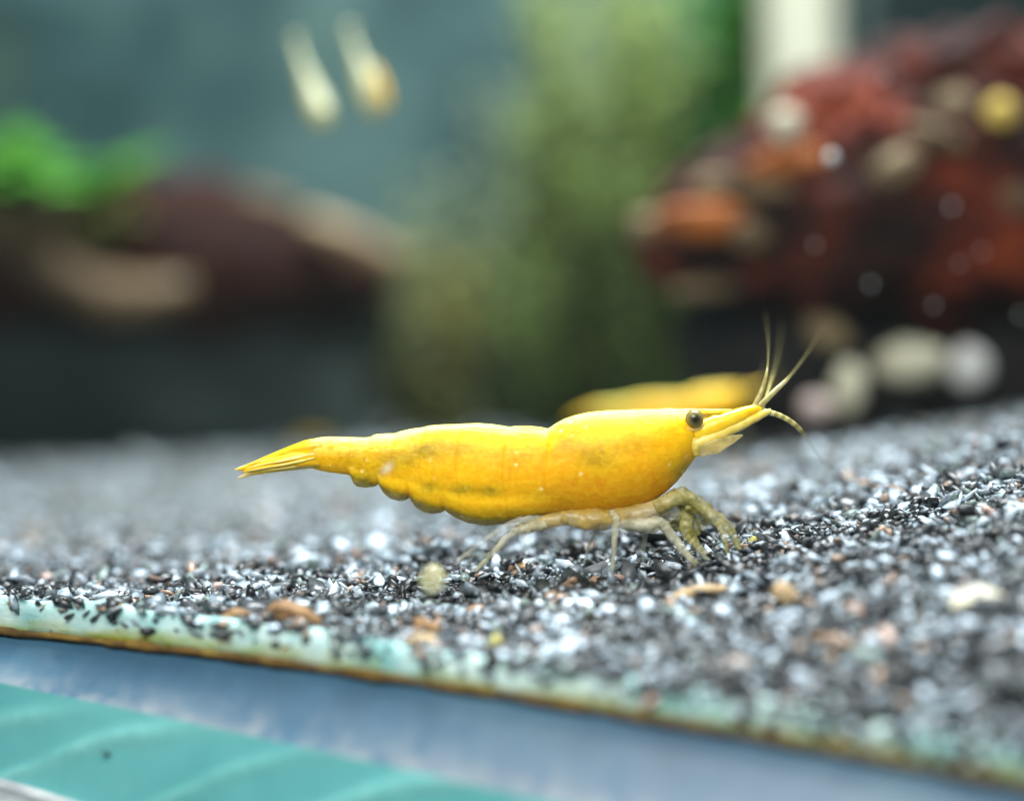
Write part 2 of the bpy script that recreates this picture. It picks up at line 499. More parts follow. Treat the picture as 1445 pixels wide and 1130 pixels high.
# ================================================================== SHRIMP
def shrimp_body_material():
    m, nt, p, out = new_mat('yellow_shrimp_shell')
    A = lambda k: nd(nt, 'ShaderNodeAttribute', attribute_name=k).outputs['Fac']
    big = noise_fac(nt, 420, 4, 0.6)
    fine = noise_fac(nt, 3200, 4, 0.65, distort=0.4)
    streak = noise_fac(nt, 1300, 4, 0.6, stretch=(0.35, 1, 1.6), distort=0.5)
    c = ramp(nt, big, [(0.30, (0.74, 0.37, 0.001)), (0.5, (0.88, 0.48, 0.001)), (0.72, (0.95, 0.58, 0.002))])
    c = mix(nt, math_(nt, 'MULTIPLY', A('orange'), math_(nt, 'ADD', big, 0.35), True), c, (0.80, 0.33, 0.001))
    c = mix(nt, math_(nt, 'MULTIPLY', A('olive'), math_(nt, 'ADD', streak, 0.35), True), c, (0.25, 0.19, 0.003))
    mott = ramp(nt, fine, [(0.40, (0, 0, 0)), (0.62, (1, 1, 1))])
    c = mix(nt, math_(nt, 'MULTIPLY', mott, 0.35), c, (0.95, 0.68, 0.02))
    cell = ramp(nt, noise_fac(nt, 1900, 5, 0.7, distort=0.8), [(0.36, (1, 1, 1)), (0.50, (0, 0, 0))])
    c = mix(nt, math_(nt, 'MULTIPLY', cell, math_(nt, 'ADD', math_(nt, 'MULTIPLY', A('tail'), 0.60), 0.16)), c, (0.50, 0.30, 0.002))
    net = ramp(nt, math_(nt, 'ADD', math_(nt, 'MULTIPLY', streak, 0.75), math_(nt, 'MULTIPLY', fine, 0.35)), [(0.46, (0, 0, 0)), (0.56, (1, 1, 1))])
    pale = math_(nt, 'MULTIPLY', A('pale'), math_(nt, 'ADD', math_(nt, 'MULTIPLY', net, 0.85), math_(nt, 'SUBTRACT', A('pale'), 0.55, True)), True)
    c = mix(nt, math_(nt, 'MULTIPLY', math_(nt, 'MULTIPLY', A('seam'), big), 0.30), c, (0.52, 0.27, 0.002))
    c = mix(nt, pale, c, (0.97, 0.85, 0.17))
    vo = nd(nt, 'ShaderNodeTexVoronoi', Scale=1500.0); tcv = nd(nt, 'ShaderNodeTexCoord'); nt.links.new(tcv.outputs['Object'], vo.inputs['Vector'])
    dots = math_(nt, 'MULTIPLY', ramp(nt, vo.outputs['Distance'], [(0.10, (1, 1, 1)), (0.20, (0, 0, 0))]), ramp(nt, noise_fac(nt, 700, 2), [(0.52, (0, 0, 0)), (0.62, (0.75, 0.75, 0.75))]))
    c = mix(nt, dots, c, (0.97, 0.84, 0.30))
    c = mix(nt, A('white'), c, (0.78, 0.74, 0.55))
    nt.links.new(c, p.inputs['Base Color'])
    p.inputs['Roughness'].default_value = 0.48
    p.inputs['Specular IOR Level'].default_value = 0.22
    p.inputs['Subsurface Weight'].default_value = 0.45
    p.inputs['Subsurface Radius'].default_value = (1.0, 0.75, 0.05)
    p.inputs['Subsurface Scale'].default_value = 0.0016
    bump(nt, p, math_(nt, 'ADD', fine, streak), 0.5, 0.00009)
    see_thru(nt, p, out, math_(nt, 'MULTIPLY', A('clear'), 0.34))
    return m
m_body = shrimp_body_material()

def tissue(name, col, col2, clear, scale=900, rough=0.3, sss=0.3, stretch=None):
    m, nt, p, out = new_mat(name)
    n1 = noise_fac(nt, scale, 4, 0.65, stretch=stretch)
    nt.links.new(ramp(nt, n1, [(0.35, col), (0.65, col2)]), p.inputs['Base Color'])
    p.inputs['Roughness'].default_value = rough
    p.inputs['Subsurface Weight'].default_value = sss; p.inputs['Subsurface Radius'].default_value = (1, 0.8, 0.4); p.inputs['Subsurface Scale'].default_value = 0.0003
    bump(nt, p, n1, 0.4, 0.00004)
    see_thru(nt, p, out, ramp(nt, noise_fac(nt, scale * 0.6, 3), [(0.35, (clear * 1.25,) * 3), (0.65, (clear * 0.75,) * 3)]))
    return m
m_leg_pale = tissue('pale_leg', (0.34, 0.34, 0.20), (0.72, 0.70, 0.52), 0.50, 1500)
m_leg_clear = tissue('clear_leg', (0.42, 0.45, 0.38), (0.62, 0.62, 0.52), 0.70, 1500)
m_leg_olive = tissue('olive_leg', (0.26, 0.24, 0.04), (0.62, 0.57, 0.24), 0.54, 1700)
m_coxa = tissue('tan_leg_base', (0.46, 0.31, 0.03), (0.68, 0.52, 0.16), 0.46, 1500)
m_gold = tissue('yellow_stalk', (0.86, 0.52, 0.004), (0.93, 0.66, 0.03), 0.0, 1500)
m_gold2 = tissue('pale_yellow_stalk', (0.80, 0.58, 0.06), (0.92, 0.76, 0.22), 0.1, 1500)
m_scale = tissue('pale_antennal_scale', (0.62, 0.48, 0.10), (0.86, 0.72, 0.30), 0.62, 1800)
m_tail = tissue('yellow_tail', (0.62, 0.33, 0.001), (0.95, 0.68, 0.015), 0.0, 1500, stretch=(0.30, 1, 3.0))
m_tip = tissue('clear_tail_tip', (0.80, 0.70, 0.35), (0.85, 0.78, 0.5), 0.4)
def banded(name='banded_antenna', amp=0.5, f0=0.42, f1=0.62):
    m, nt, p, out = new_mat(name)
    A = nd(nt, 'ShaderNodeAttribute', attribute_name='along').outputs['Fac']
    s = math_(nt, 'SINE', math_(nt, 'MULTIPLY', A, 62.0), 0)
    nt.links.new(ramp(nt, math_(nt, 'ADD', math_(nt, 'MULTIPLY', s, amp), 0.5), [(0.2, (0.34, 0.29, 0.09)), (0.8, (0.62, 0.56, 0.22))]), p.inputs['Base Color'])
    p.inputs['Roughness'].default_value = 0.3
    see_thru(nt, p, out, ramp(nt, A, [(0.0, (0.05,) * 3), (f0, (0.30,) * 3), (f1, (0.88,) * 3), (1.0, (0.98,) * 3)]))
    return m
m_ant = banded()
m_feeler = banded('pale_feeler', 0.08, 0.34, 0.52)

def eye_material():
    m, nt, p, out = new_mat('olive_eye')
    tc = nd(nt, 'ShaderNodeTexCoord')
    sx = nd(nt, 'ShaderNodeSeparateXYZ'); nt.links.new(tc.outputs['Object'], sx.inputs[0])
    r = math_(nt, 'SQRT', math_(nt, 'ADD', math_(nt, 'POWER', sx.outputs[0], 2.0), math_(nt, 'POWER', sx.outputs[2], 2.0)), 0)
    t = math_(nt, 'DIVIDE', r, 0.00044)
    t2 = math_(nt, 'ADD', t, math_(nt, 'MULTIPLY', math_(nt, 'SUBTRACT', noise_fac(nt, 5000, 3), 0.5), 0.22))
    nt.links.new(ramp(nt, t2, [(0.12, (0.014, 0.012, 0.006)), (0.34, (0.035, 0.03, 0.010)), (0.58, (0.13, 0.11, 0.035)), (0.84, (0.25, 0.21, 0.065)), (0.98, (0.06, 0.05, 0.018))]), p.inputs['Base Color'])
    p.inputs['Roughness'].default_value = 0.25; p.inputs['Specular IOR Level'].default_value = 0.4
    return m
m_eye = eye_material()
D0 = FOCUS

BODY = [  # px, top, bottom, half width in mm
    (438, 620.5, 660, 0.42), (448, 617.5, 663, 0.52), (462, 616, 666, 0.58), (480, 616.2, 668.5, 0.64), (500, 617, 671, 0.70), (516, 617.3, 676, 0.76), (523, 616.5, 679, 0.80),
    (528, 613, 681, 0.84), (545, 611.5, 687, 0.90), (557, 611.5, 691, 0.95), (563, 609, 693, 0.98), (580, 605, 699, 1.05), (597, 602.8, 706, 1.10), (605, 600.5, 709, 1.14),
    (625, 598.8, 716, 1.22), (645, 598.5, 721, 1.28), (655, 597.6, 724, 1.32), (675, 597.0, 728, 1.40), (695, 598.4, 730, 1.44), (712, 601, 730.5, 1.46), (719, 602.3, 730.5, 1.46),
    (726, 601.2, 730, 1.46), (745, 600.8, 728, 1.46), (762, 602.3, 726, 1.46), (769, 603.6, 725, 1.46), (773, 605.2, 725, 1.47), (777, 602.5, 725, 1.54), (784, 597.5, 724.5, 1.62), (797, 590.5, 724, 1.70),
    (812, 585.5, 724, 1.76), (830, 581.5, 724, 1.82), (850, 579.3, 723.5, 1.86), (875, 578.4, 721, 1.88), (900, 577.6, 715, 1.84), (920, 577, 707, 1.74), (940, 577, 694, 1.56), (955, 577.6, 680, 1.36),
    (968, 578.6, 664, 1.14), (978, 580.5, 650, 0.92), (985, 584, 641, 0.66), (989, 590, 634, 0.40)]

LOBES = [  # rounded side plates below the abdomen: x0, x1, lowest y at (share, y) points
    [(488, 669), (494, 671), (498, 681), (503, 686), (516, 688), (529, 686.5), (534.5, 683)],
    [(535.5, 686), (541, 696), (551, 703.5), (563, 707), (573, 705.5), (578, 702)],
    [(579, 705), (586, 715), (597, 722), (610, 725), (622, 723.5), (629, 720)],
    [(630, 722), (642, 730), (660, 738), (686, 741.5), (715, 739), (745, 734), (770, 729), (800, 724)]]
_lx = np.array([q[0] for L in LOBES for q in L]); _ly = np.array([q[1] for L in LOBES for q in L])

def body_mesh(name, parent, mat, D, to_px=lambda x, y: (x, y), n=420, sides=72, k=1.0):
    B = np.array(BODY)
    xs = np.linspace(B[0, 0], B[-1, 0], n)
    T = np.interp(xs, B[:, 0], B[:, 1]); Bo = np.interp(xs, B[:, 0], B[:, 2]); Wd = np.interp(xs, B[:, 0], B[:, 3])
    ker = np.array([1, 2, 3, 2, 1]) / 9.0
    sm = lambda a: np.convolve(np.pad(a, 2, mode='edge'), ker, 'valid')
    T, Bo, Wd = sm(T), sm(Bo), sm(sm(Wd))
    Lo = np.where((xs > 490) & (xs < 800), np.maximum(np.interp(xs, _lx, _ly), Bo), Bo)
    v, att = [], {q: [] for q in ('pale', 'olive', 'orange', 'white', 'clear', 'tail', 'seam')}
    G = lambda x, y, cx, cy, sx, sy: math.exp(-((x - cx) / sx) ** 2 - ((y - cy) / sy) ** 2)
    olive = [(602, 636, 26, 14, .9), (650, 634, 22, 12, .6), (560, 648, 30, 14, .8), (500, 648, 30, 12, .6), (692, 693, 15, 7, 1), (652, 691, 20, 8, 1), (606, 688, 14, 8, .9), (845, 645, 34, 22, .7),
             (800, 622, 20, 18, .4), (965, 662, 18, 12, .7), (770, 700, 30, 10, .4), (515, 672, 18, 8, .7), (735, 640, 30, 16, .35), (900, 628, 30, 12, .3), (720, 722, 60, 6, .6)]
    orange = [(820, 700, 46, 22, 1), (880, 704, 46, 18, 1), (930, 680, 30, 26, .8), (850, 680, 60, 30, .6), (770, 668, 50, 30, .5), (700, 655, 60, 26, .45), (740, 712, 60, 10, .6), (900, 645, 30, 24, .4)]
    for i in range(n):
        x = xs[i]; cy = (T[i] + Bo[i]) / 2; hh = (Bo[i] - T[i]) / 2
        for j in range(sides):
            th = 2 * math.pi * j / sides
            s, c = math.sin(th), math.cos(th)
            yy = cy - hh * (abs(c) ** 0.92) * (1 if c > 0 else -1)
            w = (abs(s) ** 0.86) * (1 if s > 0 else -1) * Wd[i]
            w *= 1.0 - 0.22 * max(0, -c) ** 1.5          # keel towards the belly
            w *= 1 + 0.025 * mnoise.noise(Vector((x * 0.03, yy * 0.04, s)))
            sd_ = max(math.exp(-((x - q) / 2.2) ** 2) for q in (523, 560, 600, 652, 719, 774)) * (1 if abs(s) > 0.25 else 0.5)
            w *= 1 - 0.03 * sd_
            xx = x - 9.0 * math.sin(math.pi * (yy - T[i]) / (2 * hh)) * max(0, min(1, (x - 450) / 60)) * max(0, min(1, (800 - x) / 40))   # segment edges bow backwards
            dn = max(0.0, (-c - 0.55) / 0.45)
            ext = (Lo[i] - Bo[i]) * dn ** 1.4
            base_y = yy
            yy += ext
            w += 0.55 * Wd[i] * (1 if s > 0 else -1) * min(1, (Lo[i] - Bo[i]) / 8) * dn * (1 - dn) * (1 if abs(s) > 1e-6 else 0)
            X, Y = to_px(xx, yy)
            v.append(at(X, Y, D - w * k))
            topf = (yy - T[i])
            att['pale'].append(max(0, min(1, 1.2 - topf / 11.0)) if x > 600 else max(0, min(1, 1.1 - topf / (26.0 if x < 590 else 18.0))))  # pale dorsal pigment, with the top light's highlight painted into it
            att['seam'].append(sd_)
            att['tail'].append(max(0, min(1, (660 - xx) / 90)) * max(0, min(1, (680 - yy) / 25)))
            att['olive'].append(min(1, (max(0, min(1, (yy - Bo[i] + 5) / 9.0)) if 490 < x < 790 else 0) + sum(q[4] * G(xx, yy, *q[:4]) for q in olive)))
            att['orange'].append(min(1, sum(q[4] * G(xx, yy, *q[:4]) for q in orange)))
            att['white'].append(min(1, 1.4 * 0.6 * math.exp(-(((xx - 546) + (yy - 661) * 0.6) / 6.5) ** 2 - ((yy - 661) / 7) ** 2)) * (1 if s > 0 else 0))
            att['clear'].append(max(0, min(1, (yy - Bo[i] + 2) / 11.0)) * (0.9 if Lo[i] - yy > 1.0 else 0.35) if 490 < x < 800 else 0)
    f = []
    for i in range(n - 1):
        for j in range(sides):
            f.append((i * sides + j, i * sides + (j + 1) % sides, (i + 1) * sides + (j + 1) % sides, (i + 1) * sides + j))
    f.append(tuple(range(sides))[::-1]); f.append(tuple((n - 1) * sides + j for j in range(sides)))
    return mesh_obj(name, v, f, mat, parent, attrs=att)

shrimp = thing('shrimp', at(800, 812, D0), 'bright yellow shrimp standing in sharp focus on the gravel', 'shrimp', None)
S = lambda px, py, off=0.0: at(px, py, D0 + off)[:]
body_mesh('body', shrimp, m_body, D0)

def part_tube(name, pts, rad_px, mat, parent=shrimp, n=24, sides=10, flat=1.0, lump=0.15, along=False):
    v, f = tube([S(*q) for q in pts], [r / 30.1 for r in rad_px], n, sides, flat, lump)
    at_ = {'along': np.repeat(np.linspace(0, 1, n), sides)} if along else None
    return mesh_obj(name, v, f, mat, parent, attrs=at_)

# tail fan: telson above, two pairs of blades
def blade(name, pts, hpx, wmm, mat, n=40):
    P = catmull([np.array([a, b, o]) for a, b, o in pts], n)
    hh = np.interp(np.linspace(0, 1, n), np.linspace(0, 1, len(hpx)), hpx)
    ww = np.interp(np.linspace(0, 1, n), np.linspace(0, 1, len(wmm)), wmm)
    v, f, sd = [], [], 20
    for i in range(n):
        for j in range(sd):
            th = 2 * math.pi * j / sd
            rid = 1 + 0.10 * math.sin(th * 5 + 0.6)
            v.append(at(P[i, 0], P[i, 1] - hh[i] * math.cos(th) * rid, D0 + P[i, 2] + ww[i] * math.sin(th) * rid)[:])
    for i in range(n - 1):
        for j in range(sd):
            f.append((i * sd + j, i * sd + (j + 1) % sd, (i + 1) * sd + (j + 1) % sd, (i + 1) * sd + j))
    f.append(tuple(range(sd))[::-1]); f.append(tuple((n - 1) * sd + j for j in range(sd)))
    return mesh_obj(name, v, f, mat, shrimp)
telson = blade('telson', [(455, 634, 0), (430, 636, 0), (390, 646, 0.1), (350, 659, 0.1), (333, 662, 0.1)], [16, 14, 8.5, 4.5, 1.2], [0.5, 0.45, 0.3, 0.2, 0.05], m_tail)
blade('tail_blade', [(452, 646, -0.25), (425, 648, -0.35), (390, 654, -0.4), (360, 661, -0.4), (343, 666, -0.4)], [13, 12, 8.5, 5, 1.2], [0.2, 0.22, 0.16, 0.1, 0.04], m_tail)
low_blade = blade('tail_blade', [(448, 650, 0.3), (420, 654, 0.4), (385, 660, 0.4), (355, 667, 0.4), (337, 674, 0.4)], [9, 9, 6.5, 4, 1.0], [0.2, 0.22, 0.16, 0.1, 0.04], m_tail)
blade('tail_blade', [(440, 636, 0.5), (410, 641, 0.7), (375, 651, 0.8), (345, 660, 0.8)], [12, 11, 7, 1.0], [0.2, 0.2, 0.14, 0.04], m_tail)
for y0, y1, o0 in ((640, 660, -0.62), (646, 665, -0.66), (653, 668, -0.5), (634, 655, -0.4)):   # ribs along the fan
    part_tube('fan_rib', [(444, y0, o0 + 0.2), (410, y0 * 0.6 + y1 * 0.4, o0 + 0.02), (372, y0 * 0.25 + y1 * 0.75, o0 + 0.08), (348, y1, o0 + 0.2)], [1.6, 1.8, 1.3, 0.6], m_gold2, telson, n=30, sides=6, lump=0.3)
part_tube('blade_tip', [(358, 666.5, 0.38), (348, 670, 0.4), (336, 674.5, 0.4)], [3.6, 3.4, 1.0], m_tip, low_blade)
part_tube('blade_tip', [(350, 659, 0.1), (340, 661, 0.1), (331, 663, 0.1)], [4.2, 3.2, 0.8], m_tip, telson)

# head: rostrum, eyes, antennal stalks and scale
part_tube('rostrum', [(935, 581, 0), (970, 580.5, 0), (1005, 580, 0), (1030, 579.5, 0), (1045, 580, 0)], [5, 4.2, 3.2, 2.2, 0.6], m_gold2, n=30)
for side in (-1, 1):
    stalk = part_tube('eye_stalk', [(966, 602, side * 0.45), (973, 596, side * 0.62), (979, 592, side * 0.74)], [9, 9, 8.5], m_gold)
    v, f = ico(4)
    c = np.array(S(980, 591, side * 0.86))
    eye = mesh_obj('eye', v * np.array([0.43, 0.40, 0.43]) * MM + c, f, m_eye, stalk)
    off = Vector(c) - shrimp.location          # the eye's origin sits in the ball's centre
    eye.data.transform(Matrix.Translation(-off)); eye.location = off
    part_tube('eye_socket', [(966, 603, side * 1.0), (978, 606.5, side * 0.98), (989, 602, side * 0.9), (996, 594, side * 0.8)], [1.6, 2.2, 2.2, 1.2], m_scale)
    part_tube('antennule_stalk', [(978, 612, side * 0.42), (1005, 603, side * 0.40), (1040, 588, side * 0.34), (1064, 578, side * 0.28), (1074, 577, side * 0.25)], [14, 15, 11.5, 7, 3.0], m_gold, n=34, sides=14)
    part_tube('antenna_stalk', [(976, 628, side * 0.6), (1005, 617, side * 0.55), (1040, 602, side * 0.45), (1072, 586, side * 0.35), (1088, 579, side * 0.3)], [10, 10, 7.5, 6.0, 3.2], m_gold2, n=34, sides=12)
    part_tube('antennal_scale', [(966, 628, side * 0.5), (990, 632, side * 0.7), (1012, 628, side * 0.75), (1030, 621, side * 0.75), (1048, 614, side * 0.7)], [9, 12, 11, 7, 1], m_scale, n=24, sides=12, flat=0.35)
    part_tube('cheek_plate', [(976, 618, side * 0.75), (981, 630, side * 0.7), (983, 642, side * 0.55)], [5, 7, 4], m_gold2, n=16)
# antennae: short feelers and the long whips, drifting out of the plane of focus
part_tube('antenna', [(1064, 575, -0.2), (1076, 548, -0.2), (1083, 518, 0.2), (1084, 480, 4), (1080, 440, 9)], [4.2, 3.2, 2.0, 1.6, 1.0], m_feeler, n=60, along=True, lump=0)
part_tube('antenna', [(1070, 575, 0.2), (1092, 553, 0.6), (1115, 530, 1.6), (1142, 494, 5), (1165, 455, 10)], [4.4, 4.0, 2.6, 1.8, 1.0], m_feeler, n=60, along=True, lump=0)
part_tube('antenna', [(1076, 577, 0.2), (1086, 545, 3), (1098, 500, 8), (1104, 450, 13)], [2.4, 2.0, 1.5, 0.8], m_feeler, n=40, along=True, lump=0)
part_tube('antenna', [(1078, 580, -0.25), (1102, 587, -0.3), (1125, 602, -0.2), (1145, 628, 0.4), (1163, 656, 1.6)], [4.2, 3.8, 3.4, 3.0, 1.6], m_ant, n=60, along=True, lump=0)

# belly strip and leg bases
part_tube('breast_plate', [(792, 726, -0.2), (830, 731, -0.3), (880, 728, -0.3), (930, 714, -0.3), (956, 694, -0.2)], [10, 16, 15, 13, 7], m_coxa, n=40, sides=16, flat=1.8, lump=0.25)
part_tube('leg_base', [(800, 730, -0.5), (775, 735, -0.6), (750, 742, -0.6), (728, 747, -0.6)], [10, 10, 9, 5], m_coxa, n=24, lump=0.5)
part_tube('leg_base', [(925, 716, -0.8), (945, 708, -0.9), (965, 700, -0.8), (985, 722, -0.7)], [11, 13, 12, 10], m_leg_olive, n=24, lump=0.4)
part_tube('leg_base', [(846, 733, -0.8), (862, 730, -0.95), (880, 735, -0.9)], [8, 9, 7], m_coxa, n=16, lump=0.4)
# walking legs and claws: (points, radii, material)
LEGS = [
    ([(778, 735, -0.5), (745, 733, -0.8), (715, 742, -1.2), (680, 765, -1.6), (645, 792, -2.0)], [7, 6.5, 5.5, 5, 3.0], m_leg_clear),
    ([(770, 740, -0.8), (745, 745, -1.0), (722, 752, -1.1), (695, 780, -1.2), (670, 806, -1.2)], [8, 8, 6.5, 5.5, 3.0], m_leg_pale),
    ([(862, 722, -1.0), (869, 732, -1.3), (868, 752, -1.3), (866, 782, -1.2), (864, 813, -1.0)], [6, 7.5, 5.5, 4.2, 2.4], m_leg_pale),
    ([(846, 735, 0.6), (838, 755, 1.0), (830, 772, 1.2), (824, 795, 1.4)], [4, 3.4, 3, 2], m_leg_clear),
    ([(912, 732, 0.7), (910, 755, 1.0), (908, 775, 1.1), (907, 800, 1.2)], [5, 4.2, 3.6, 2.0], m_leg_clear),
    ([(868, 738, -1.1), (900, 740, -1.4), (930, 737, -1.6), (938, 742, -1.6), (955, 765, -1.6), (978, 792, -1.6), (1008, 818, -1.6)], [8, 9.5, 9, 8.5, 7.2, 6.5, 3.5], m_leg_pale),
    ([(960, 696, -0.8), (985, 710, -1.0), (1005, 726, -1.1), (1026, 742, -1.1), (1037, 760, -1.1), (1048, 782, -1.1)], [11, 11.5, 10.5, 9, 6.5, 2.5], m_leg_olive),
    ([(1012, 736, -1.2), (1019, 750, -1.3), (1024, 768, -1.3), (1028, 792, -1.3)], [6, 5.5, 4.2, 2.2], m_leg_olive),
    ([(962, 704, -0.4), (970, 725, -0.5), (968, 748, -0.6), (980, 765, -0.7), (992, 782, -0.8)], [12, 12, 12, 8, 4], m_leg_olive),
    ([(985, 772, -0.8), (1000, 788, -0.9), (1012, 800, -1.0), (1022, 812, -1.0)], [7, 6, 5, 3], m_leg_pale),
    ([(948, 735, 0.6), (962, 742, 0.6), (975, 752, 0.8), (984, 775, 1.0), (990, 800, 1.2)], [8, 9, 7, 5, 2.5], m_leg_olive),
    ([(1000, 728, 0.8), (1022, 745, 1.0), (1034, 765, 1.1), (1042, 788, 1.2)], [7, 6.5, 5, 2.2], m_leg_clear),
]
for pts, rad, mt in LEGS:
    rad = [r * 0.85 for r in rad]
    lg = part_tube('leg', pts, rad, mt, n=40, sides=12, lump=0.45)
for pts, rad in (([(938, 706, -0.6), (958, 704, -0.7), (985, 716, -0.7), (1002, 740, -0.6)], [10, 10, 7, 3]), ([(930, 722, -0.2), (955, 722, -0.3), (975, 735, -0.3), (985, 755, -0.3)], [9, 11, 9, 4]),
                 ([(948, 692, -0.3), (968, 712, -0.3), (985, 730, -0.3), (992, 748, -0.3)], [6, 9, 7, 3]), ([(880, 738, 0.2), (915, 742, 0.2), (945, 738, 0.2)], [9, 10, 7])):
    part_tube('mouth_leg', pts, rad, m_leg_olive, n=30, sides=12, lump=0.45)
# small mouth-part nubs in front of the breast
for q in ((952, 700), (962, 706), (945, 712), (973, 716)):
    v, f = blob(S(q[0], q[1], -0.95), (0.22, 0.16, 0.18), 0.3, 1.5, 2, seed=q[0])
    mesh_obj('mouth_part', v, f, m_leg_olive, shrimp)

# ---- other shrimps, far out of focus
def far_shrimp(px, py, D, scale, ang, label, mat_body, flip=1, mirror_y=1):
    """simple relative of the main shrimp: body, tail fan, eye, feelers; px, py = mid body"""
    base = at(px, py, D)
    t = thing('shrimp', base, label, 'shrimp')
    ca, sa = math.cos(ang), math.sin(ang)
    def tp(x, y):
        u = (x - 760) * scale * flip; w = (y - 660) * scale * mirror_y
        return px + u * ca - w * sa, py + u * sa + w * ca
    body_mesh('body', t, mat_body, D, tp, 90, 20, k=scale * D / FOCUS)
    Q = lambda x, y, o=0: at(*tp(x, y), D + o)[:]
    K = scale * D / FPX
    def tb(nm, P, R, m): v, f = tube([Q(*q) for q in P], [r * K for r in R], 14, 8); return mesh_obj(nm, v, f, m, t)
    tb('tail_fan', [(455, 638), (400, 646), (335, 666)], [20, 14, 3], m_tail)
    tb('antennule_stalk', [(975, 610), (1030, 593), (1080, 579)], [18, 13, 4], m_gold)
    tb('antenna', [(1075, 580), (1100, 540), (1120, 500)], [4, 3, 1], m_ant)
    for s in (-1, 1):
        v, f = ico(2); mesh_obj('eye', v * 13 * K * MM + np.array(Q(980, 591, s * 0.8 * scale)), f, m_eye, t)
    for x0, x1 in ((860, 850), (900, 930), (945, 1000)):
        tb('leg', [(x0, 720), ((x0 + x1) / 2 + 8, 745), (x1, 800)], [7, 6, 3], m_leg_pale)
    return t
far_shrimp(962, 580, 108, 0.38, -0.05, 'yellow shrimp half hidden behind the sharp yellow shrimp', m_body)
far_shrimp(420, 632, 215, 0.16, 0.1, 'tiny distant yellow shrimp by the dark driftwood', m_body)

# ================================================================== BACKGROUND
# ---- red lava rock
def rock_mesh(center, D, outline, depth_mm, mat, name, parent, rough=0.05, freq=2.2, sub=6, seed=0.0, sq=0.8):
    """star-shaped stone: outline in px gives the silhouette, depth_mm its thickness"""
    cx, cy = center
    ang = np.array([math.atan2(cy - y, x - cx) for x, y in outline]); rr = np.array([math.hypot(x - cx, y - cy) for x, y in outline])
    o = np.argsort(ang); ang, rr = ang[o], rr[o]
    ang = np.concatenate([[ang[-1] - 2 * math.pi], ang, [ang[0] + 2 * math.pi]]); rr = np.concatenate([[rr[-1]], rr, [rr[0]]])
    v, f = ico(sub)
    px2mm = D / FPX
    c = np.array(at(cx, cy, D))
    out = []
    sv = Vector((seed, seed * 2.2, -seed))
    for p in v:
        th = math.atan2(p[2], p[0]); R = np.interp(th, ang, rr) * px2mm
        q = math.hypot(p[0], p[2]) ** sq
        k = 1 + rough * (mnoise.noise(Vector(p) * freq + sv) * 1.4 + mnoise.noise(Vector(p) * freq * 2.7 + sv) * 0.8 + 0.5 * mnoise.noise(Vector(p) * freq * 7 + sv))
        out.append(c + np.array([math.cos(th) * R * q * k, p[1] * depth_mm * k, math.sin(th) * R * q * k]) * MM)
    return mesh_obj(name, out, f, mat, parent)

m_rock = noisy('red_lava_rock', [(0.36, (0.007, 0.003, 0.002)), (0.50, (0.040, 0.007, 0.003)), (0.60, (0.15, 0.020, 0.005)), (0.72, (0.30, 0.055, 0.006)), (0.85, (0.24, 0.12, 0.04))], 70, 0.9, 0.0008, 300, detail=6)
m_tan = noisy('tan_crust', [(0.35, (0.10, 0.06, 0.03)), (0.65, (0.30, 0.23, 0.12))], 200, 0.8, 0.0004)
m_black = noisy('shaded_rock', [(0.3, (0.006, 0.006, 0.007)), (0.7, (0.03, 0.024, 0.022))], 90, 0.75, 0.0006, 320)  # shade of the cave below the rock, put into a black colour
RD = 135
lr = thing('lava_rock', at(1240, 585, RD), 'large red-brown lava rock with tan crusts and dark underside', 'rock')
rock_mesh((1230, 300), RD, [(900, 325), (935, 275), (985, 235), (1060, 190), (1120, 130), (1190, 90), (1280, 72), (1380, 62), (1480, 68), (1600, 120), (1660, 260), (1640, 380), (1500, 430), (1350, 450), (1200, 440), (1080, 430), (980, 415), (915, 380)],
          19, m_rock, 'upper_mass', lr, 0.10, 2.6, 6, 1.3)
rock_mesh((1320, 480), RD + 9, [(960, 440), (1000, 400), (1320, 340), (1650, 400), (1700, 600), (1320, 640), (1010, 620), (965, 540)], 14, m_black, 'shaded_foot', lr, 0.05, 2.4, 5, 4.1)
def stuck(px, py, d, r, mat, name, parent, rot=0.0, rough=0.2):
    v, f = blob(at(px, py, d), r, rough, 1.6, 3, rot, seed=px * 0.01 + py)
    return mesh_obj(name, v, f, mat, parent)
k = RD / FPX
for px, py, rx, ry, dd, ro in ((1005, 262, 30, 18, -13.5, 0.2), (1090, 268, 45, 15, -16, -0.1), (1262, 238, 36, 22, -18.5, 0.5), (1345, 155, 30, 30, -15.5, 0.3), (1320, 195, 45, 14, -17.5, -0.4),
                               (1430, 280, 40, 22, -16.5, 0.1), (1400, 85, 90, 24, -5, 0.0), (1060, 330, 26, 22, -16, 0.0), (1015, 405, 60, 14, -7, 0.1)):
    stuck(px, py, RD + dd, (rx * k, 2.0, ry * k), m_tan, 'tan_crust', lr, ro)

